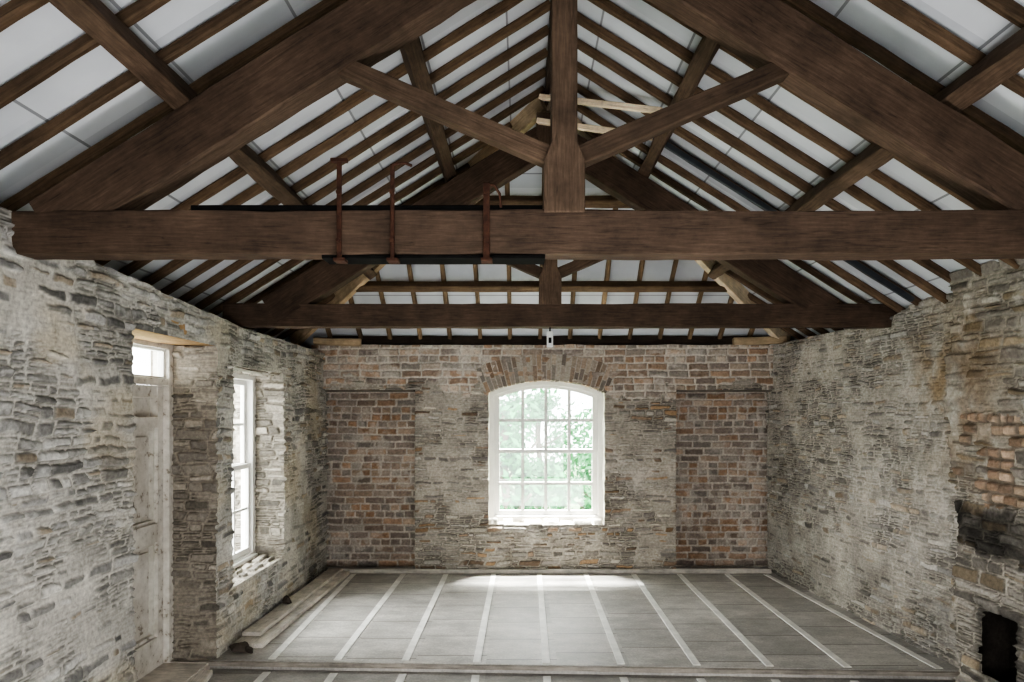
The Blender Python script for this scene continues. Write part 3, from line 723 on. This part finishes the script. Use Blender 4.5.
# grey steel bar on the right slope
ysr = 4.66
o = timber('steel_rafter', (.75, ysr, zs(.75)-.02), (2.6, ysr, zs(2.6)-.02), .03, .035, M_GSTEEL, up=NRr, ch=.003, rough=.0005)
tag(o, 'grey steel bar under the right slope rafters before the farther truss', 'steel bar')

# ------------------------------------------------------------------ trusses
def truss(y, cx, x0, x1, label, kx):
    t = .12
    r = empty('roof_truss', (cx, y, E+.61)); tag(r, label, 'roof truss', 'king post roof trusses')
    yc = y+t/2
    timber('tie_beam', (x0, yc, E+.70), (x1, yc, E+.70), t, .168, M_BEAM, r, ch=.005, rough=.003)
    zc = E+2.137-.128
    for sd in (-1, 1):
        timber('principal_rafter', (cx+sd*2.03, yc, zc-S*2.03), (cx+sd*.03, yc, zc-S*.03), t*.95, .21, M_BEAM, r, up=(sd*S, 0, 1), ch=.005, rough=.003)
        timber('strut', (cx+sd*.05, yc, E+1.005), (cx+sd*.93, yc, E+1.385), .075, .074, M_KP2, r, ch=.004, rough=.002)
    w = kx
    f = MB().prism([(cx-.08, E+.775), (cx+.08, E+.775), (cx+.08, E+.98), (cx+w, E+1.05), (cx+w, E+1.9), (cx+.1, E+2.0), (cx+.1, E+2.16), (cx-.1, E+2.16), (cx-.1, E+2.0), (cx-w, E+1.9), (cx-w, E+1.05), (cx-.08, E+.98)], y-.008, y+t+.005)
    f.build('king_post', M_KP, r, bevel=.005)
truss(2.72, .165, -2.38, 2.95, 'nearest dark king post truss with rusty iron straps on its tie beam', .05)
truss(5.05, .205, -2.16, 2.72, 'farther dark king post truss, smaller, over the middle of the room', .05)

# ------------------------------------------------------------------ iron work on the near tie beam
o = timber('steel_bar', (-1.29, 2.752, E+.795), (.08, 2.752, E+.795), .05, .022, M_STEEL, ch=.002, rough=.0005); tag(o, 'long dark steel bar lying on top of the near tie beam', 'steel bar')
o = timber('steel_plate', (-.78, 2.785, E+.606), (.09, 2.785, E+.606), .115, .014, M_STEEL, ch=.002, rough=.0005); tag(o, 'dark steel plate under the near tie beam', 'steel plate')
def strap(x, ztop, w, label, head):
    yf = 2.701
    r = empty('iron_strap', (x, yf, E+.6)); tag(r, label, 'iron strap', 'rusty iron straps on the near tie beam')
    MB().box(x-w/2, x+w/2, yf-.006, yf+.006, E+.585, E+ztop).build('bar', M_RUST, r, bevel=.002)
    b_ = MB()
    if head == 't': b_.box(x-.032, x+.032, yf-.012, yf+.012, E+ztop-.002, E+ztop+.012)
    elif head == 'arm': b_.tube([(x-.004, yf, E+ztop-.004), (x+.02, yf, E+ztop+.004), (x+.05, yf, E+ztop+.005), (x+.075, yf, E+ztop-.005)], .006)
    else: b_.tube([(x, yf, E+ztop-.005), (x+.03, yf, E+ztop-.01), (x+.05, yf+.01, E+ztop-.04), (x+.055, yf+.02, E+ztop-.09)], .006)
    b_.build('head', M_RUST, r, bevel=.002)
    for zz in (E+.845, E+.66): MB().tube([(x, yf-.02, zz), (x, yf-.004, zz)], .01, 6).build('nut', M_RUST, r)
    MB().box(x-.022, x+.022, yf-.012, yf+.05, E+.582, E+.594).build('foot_plate', M_RUST, r, bevel=.002)
strap(-.705, .965, .018, 'rusty iron strap with flat T head, leftmost on near tie beam', 't')
strap(-.50, .955, .016, 'rusty iron strap with thin side arm, middle one on near tie beam', 'arm')
strap(-.137, .885, .026, 'short wide rusty iron strap with bent hook, nearest the king post', 'hook')

# small white fitting hanging from the farther tie beam
r = empty('hanging_fitting', (.203, 5.09, E+.48)); tag(r, 'small white fitting hanging under the farther tie beam above the arched window', 'light fitting')
MB().box(.18, .226, 5.075, 5.1, E+.47, E+.585).build('casing', M_PLASTIC, r, bevel=.006)
MB().tube([(.203, 5.088, E+.58), (.203, 5.088, E+.618)], .006).build('stem', M_STEEL, r)
MB().box(.192, .214, 5.070, 5.0752, E+.50, E+.54).build('face_plate', M_STEEL, r, bevel=.001)

# ------------------------------------------------------------------ back window
def arch_loop(cx, hw, z0, zsp, rs_, n=14):
    R_ = (hw**2+rs_**2)/(2*rs_); a = math.asin(hw/R_); zc = zsp+rs_-R_
    return [(cx-hw, z0), (cx+hw, z0)]+[(cx+R_*math.sin(a-2*a*i/n), zc+R_*math.cos(a-2*a*i/n)) for i in range(n+1)]
def subbuild(mb, name, mat, p):
    o = mb.build(name, mat); o.parent = p; o.matrix_local = Matrix.Identity(4); return o
yw = 7.13; cxw = wc
r = empty('window_1', (cxw, yw, wz0)); tag(r, kind='structure')
ho = wh-.005
MB().ring(arch_loop(cxw, ho, wz0+.01, wzs, rise-.005), arch_loop(cxw, ho-.055, wz0+.07, wzs-.03, rise-.015), yw, yw+.1).build('frame', M_PAINT, r, bevel=.004)
hs_ = ho-.055; zm = E-.40
gz0 = E-1.01; hg = .475
up_in = arch_loop(cxw, hg, zm+.02, wzs-.05, rise-.03)
s1 = MB().ring(arch_loop(cxw, hs_, zm-.02, wzs-.03, rise-.015), up_in, yw+.02, yw+.055).build('upper_sash', M_PAINT, r, bevel=.003)
low = lambda hw, z0, z1: [(cxw-hw, z0), (cxw+hw, z0), (cxw+hw, z1), (cxw-hw, z1)]
s2 = MB().ring(low(hs_, wz0+.07, zm+.02), low(hg, gz0, zm-.02), yw+.055, yw+.09).build('lower_sash', M_PAINT, r, bevel=.003)
gb = MB(); gb2 = MB()
Rg = (hg**2+(rise-.03)**2)/(2*(rise-.03)); zg = wzs-.05+(rise-.03)-Rg
bw = .016
for q in (-1, 0, 1):
    xq = cxw+q*hg/2
    gb.box(xq-bw, xq+bw, yw+.026, yw+.05, zm+.01, zg+math.sqrt(Rg**2-(xq-cxw)**2)+.01)
    gb2.box(xq-bw, xq+bw, yw+.06, yw+.085, gz0-.01, zm-.01)
gb.box(cxw-hg, cxw+hg, yw+.027, yw+.049, E-.085-bw, E-.085+bw)
gb2.box(cxw-hg, cxw+hg, yw+.061, yw+.084, E-.735-bw, E-.735+bw)
subbuild(gb, 'glazing_bars', M_PAINT, s1); subbuild(gb2, 'glazing_bars', M_PAINT, s2)
subbuild(MB().prism(up_in, yw+.037, yw+.04), 'pane', M_GLASS, s1)
subbuild(MB().box(cxw-hg, cxw+hg, yw+.071, yw+.074, gz0, zm-.02), 'pane', M_GLASS, s2)

# ------------------------------------------------------------------ left window (in the long wall)
def rect(a, b_, z0, z1): return [(a, z0), (b_, z0), (b_, z1), (a, z1)]
xw = -2.22
r = empty('window_2', (xw, (WY0+WY1)/2, WZ0)); tag(r, kind='structure')
MB().ringx(rect(WY0-.02, WY1+.02, WZ0, WZ1+.01), rect(WY0+.055, WY1-.055, WZ0+.055, WZ1-.06), xw-.1, xw).build('frame', M_PAINT, r, bevel=.004)
MB().box(xw-.02, xw+.025, WY0+.01, WY1-.01, WZ0+.01, WZ0+.04).build('sill', M_PAINT, r, bevel=.004)
zmid = 1.16
def side_sash(name, z0, z1, dx):
    a, b_ = WY0+.053, WY1-.053; x1_ = xw-.02-dx; x0_ = x1_-.033
    s = MB().ringx(rect(a, b_, z0, z1), rect(a+.045, b_-.045, z0+.045, z1-.04), x0_, x1_).build(name, M_PAINT, r, bevel=.003)
    g = MB()
    for q in (1, 2):
        yq = a+(b_-a)*q/3; g.box(x0_+.006, x1_-.006, yq-.01, yq+.01, z0+.04, z1-.035)
    zq = (z0+z1)/2; g.box(x0_+.007, x1_-.007, a+.04, b_-.04, zq-.01, zq+.01)
    subbuild(g, 'glazing_bars', M_PAINT, s)
    subbuild(MB().box(x0_+.016, x0_+.019, a+.04, b_-.04, z0+.04, z1-.03), 'pane', M_GLASS, s)
side_sash('upper_sash', zmid-.02, WZ1-.062, .035); side_sash('lower_sash', WZ0+.057, zmid+.02, 0)

# ------------------------------------------------------------------ left door
xd = -2.27
r = empty('door_1', (xd, (DY0+DY1)/2, 0)); tag(r, kind='structure')
zd = 1.77
MB().ringx(rect(DY0-.03, DY1+.03, -.06, DZ+.01), rect(DY0+.03, DY1-.045, -.03, DZ-.03), xd-.1, xd+.005).build('frame', M_DOOR, r, bevel=.004)
MB().box(xd-.095, xd+.002, DY0+.02, DY1-.02, zd, zd+.04).build('transom_bar', M_DOOR, r, bevel=.004)
a, b_ = DY0+.032, DY1-.048
f = MB().box(xd-.095, xd-.078, a+.01, b_-.01, -.01, zd-.008)
ym = (a+b_)/2+.02; stl = .07
f.box(xd-.1, xd-.03, a, a+stl, -.02, zd-.004).box(xd-.1, xd-.03, b_-stl, b_-.004, -.02, zd-.004)
for z0, z1 in ((-.02, .18), (.78, .90), (1.50, 1.57), (zd-.08, zd-.005)): f.box(xd-.099, xd-.0315, a+stl-.01, b_-stl+.01, z0, z1)
for z0, z1 in ((.17, .79), (.89, 1.51)): f.box(xd-.098, xd-.033, ym-.04, ym+.04, z0, z1)
for y0, y1 in ((a+stl, ym-.04), (ym+.04, b_-stl)):
    for z0, z1 in ((.18, .78), (.90, 1.50)):
        f.ringx(rect(y0-.003, y1+.003, z0-.003, z1+.003), rect(y0+.02, y1-.02, z0+.02, z1-.02), xd-.085, xd-.05)
        f.box(xd-.082, xd-.06, y0+.055, y1-.055, z0+.055, z1-.055)
lf = f.build('leaf', M_DOOR, r)
tl = MB().ringx(rect(a, b_, zd+.038, DZ-.028), rect(a+.02, b_-.02, zd+.055, DZ-.045), xd-.06, xd-.02).build('transom_light', M_PAINT, r, bevel=.003)
subbuild(MB().box(xd-.042, xd-.039, a+.015, b_-.015, zd+.05, DZ-.04), 'pane', M_GLASS, tl)
MB().box(xd-.14, XL-.02, DY0, DY1, -.06, -.01).build('threshold', M_GREYW, r, bevel=.004)

o = timber('door_lintel', (-2.17, DY0-.2, DZ+.05), (-2.17, DY1+.18, DZ+.05), .35, .1, M_WARM, rough=.004); tag(o, 'warm pale timber lintel over the white door in the left wall', 'lintel')
o = timber('window_lintel', (-2.175, WY0-.1, WZ1+.04), (-2.175, WY1+.15, WZ1+.04), .33, .1, M_EDGE, rough=.004); tag(o, 'grey timber lintel over the window in the left wall', 'lintel')
for x0, x1, sd in ((-1.97, -1.085, 'left'), (1.555, 2.5, 'right')):
    o = timber('recess_lintel', (x0, 7.075, RZ-.004), (x1, 7.075, RZ-.004), .15, .022, M_EDGE, ch=.003, rough=.0008); tag(o, 'thin grey timber lintel over the %s brick recess' % sd, 'lintel')

# ------------------------------------------------------------------ planks and rubble
o = timber('plank', (-1.86, 4.74, .016), (-1.80, 6.9, .016), .21, .029, M_GREYW, ch=.0015, rough=.0003); tag(o, 'wide pale plank lying on the floor along the left wall', 'plank')
o = timber('plank', (-1.895, 4.90, .046), (-1.835, 6.91, .046), .13, .027, M_GREYW, ch=.0015, rough=.0003); tag(o, 'narrow pale plank on top of the wide one along left wall', 'plank')
def rock(name, loc, size, label, seed):
    rr = random.Random(seed)
    bm = bmesh.new(); bmesh.ops.create_icosphere(bm, subdivisions=3, radius=1)
    cuts = [(Vector((rr.uniform(-1, 1), rr.uniform(-1, 1), rr.uniform(-1, 1))).normalized(), rr.uniform(.25, .6)) for _ in range(9)]
    for v in bm.verts:
        for n_, d_ in cuts:
            k = v.co.dot(n_)
            if k > d_: v.co -= n_*(k-d_)
        v.co *= 1+rr.uniform(-.04, .04)
        v.co = Vector((v.co.x*size[0], v.co.y*size[1], v.co.z*size[2]))
    zmn = min(v.co.z for v in bm.verts)
    for v in bm.verts: v.co.z -= zmn
    me = bpy.data.meshes.new(name); bm.to_mesh(me); bm.free()
    o = link(name, me, M_RUBBLE); o.location = loc; tag(o, label, 'stone', 'loose stones by the left wall'); return o
rock('rubble_stone', (-1.91, 4.66, 0), (.09, .06, .06), 'dark loose stone at the near end of the planks by left wall', 1)
rock('rubble_stone', (-1.80, 4.64, 0), (.05, .04, .03), 'small loose stone right beside the dark stone by the planks', 2)
rock('rubble_stone', (-1.88, 5.6, 0.06), (.05, .07, .04), 'small stone lying on the planks below the left window', 3)
o = timber('plank', (-1.93, 4.0, -.034), (-1.99, 4.38, -.034), .1, .04, M_GREYW, ch=.003, rough=.001); tag(o, 'short pale board on the lower floor before the white door', 'plank')

# ------------------------------------------------------------------ outside
f = MB().box(-40, 40, 7.6, 60, -3.1, -3.0); tag(f.build('ground', M_GRASS), kind='structure')
def tree(x, y, z, h, rad, n, mat, label, seed):
    rr = random.Random(seed)
    r = empty('tree', (x, y, z)); tag(r, label, 'tree', 'trees outside the back window')
    t = MB().tube([(x, y, z), (x+.1, y, z+h*.35), (x-.05, y+.1, z+h*.7), (x, y, z+h*.9)], .08, 9)
    for k in range(6):
        a_ = rr.uniform(0, 6.28); zz = z+h*rr.uniform(.3, .7)
        t.tube([(x, y, zz), (x+math.cos(a_)*rad*.4, y+math.sin(a_)*rad*.4, zz+.4), (x+math.cos(a_)*rad*.75, y+math.sin(a_)*rad*.75, zz+.7)], .025, 6)
    t.build('trunk', M_BARK, r)
    lv = MB()
    cl = []
    while len(cl) < 44:
        q = Vector((rr.uniform(-1, 1), rr.uniform(-1, 1), rr.uniform(-1, 1)))
        if q.length < .9: cl.append((Vector((x+q.x*rad, y+q.y*rad, z+h*.62+q.z*h*.42)), rad*rr.uniform(.12, .2)))
    for k in range(n):
        c_, s_ = cl[rr.randrange(len(cl))]
        p = c_+Vector((max(-1.6, min(1.6, rr.gauss(0, 1))), max(-1.6, min(1.6, rr.gauss(0, 1))), rr.gauss(0, 1)))*s_*.7
        a_ = Vector((rr.uniform(-1, 1), rr.uniform(-1, 1), rr.uniform(-1, 1))).normalized(); b2 = a_.orthogonal().normalized(); s = rr.uniform(.05, .12)
        kk = len(lv.v); lv.v += [tuple(p-a_*s), tuple(p+b2*s*.5), tuple(p+a_*s), tuple(p-b2*s*.5)]; lv.f.append((kk, kk+1, kk+2, kk+3))
    lv.build('foliage', mat, r)
tree(-.3, 13.0, -3, 5.2, 1.2, 3000, M_LEAF, 'leafy tree seen through the left panes of the arched window', 1)
tree(1.7, 16.0, -3, 4.6, 1.3, 2600, M_LEAF2, 'paler leafy tree seen through the lower right panes of the arched window', 2)
tree(.5, 20.0, -3, 5.6, 1.7, 2600, M_LEAF2, 'more distant leafy tree behind the others beyond the arched window', 3)

# ------------------------------------------------------------------ light
w = bpy.data.worlds.new('world'); bpy.context.scene.world = w; w.use_nodes = True
bg = w.node_tree.nodes['Background']; bg.inputs[0].default_value = (.965, .982, 1, 1); bg.inputs[1].default_value = 8.0
def area(name, loc, target, sx, sy, power, col=(1, 1, 1)):
    l = bpy.data.lights.new(name, 'AREA'); l.shape = 'RECTANGLE'; l.size = sx; l.size_y = sy; l.energy = power; l.color = col
    o = bpy.data.objects.new(name, l); C.objects.link(o); o.location = loc
    o.rotation_euler = (Vector(target)-Vector(loc)).to_track_quat('-Z', 'Y').to_euler()
area('window_daylight', (.25, 8.15, 4.15), (.25, 7.0, .5), 1.0, .8, 6500, (1, .985, .965))
area('side_daylight', (-4.4, 5.3, 2.6), (-1.5, 5.2, .9), 1.6, 1.6, 420, (.98, .985, 1))
area('added_fill', (.2, 1.9, .1), (.2, 5.0, 3.2), 1.8, .8, 55, (1, .995, .985))  # unseen lamp near the floor, added to brighten the roof

sc = bpy.context.scene
try: sc.view_settings.look = 'AgX - High Contrast'
except Exception: pass
sc.view_settings.exposure = .17

# ------------------------------------------------------------------ camera
cam = bpy.data.cameras.new('camera'); co = bpy.data.objects.new('camera', cam); C.objects.link(co)
co.location = (0, 0, E); co.rotation_euler = (math.pi/2, 0, 0)
cam.sensor_width = 36; cam.lens = 700/1024*36
cam.shift_x = -10/1024; cam.shift_y = 71/1024
cam.clip_start = .05
bpy.context.scene.camera = co
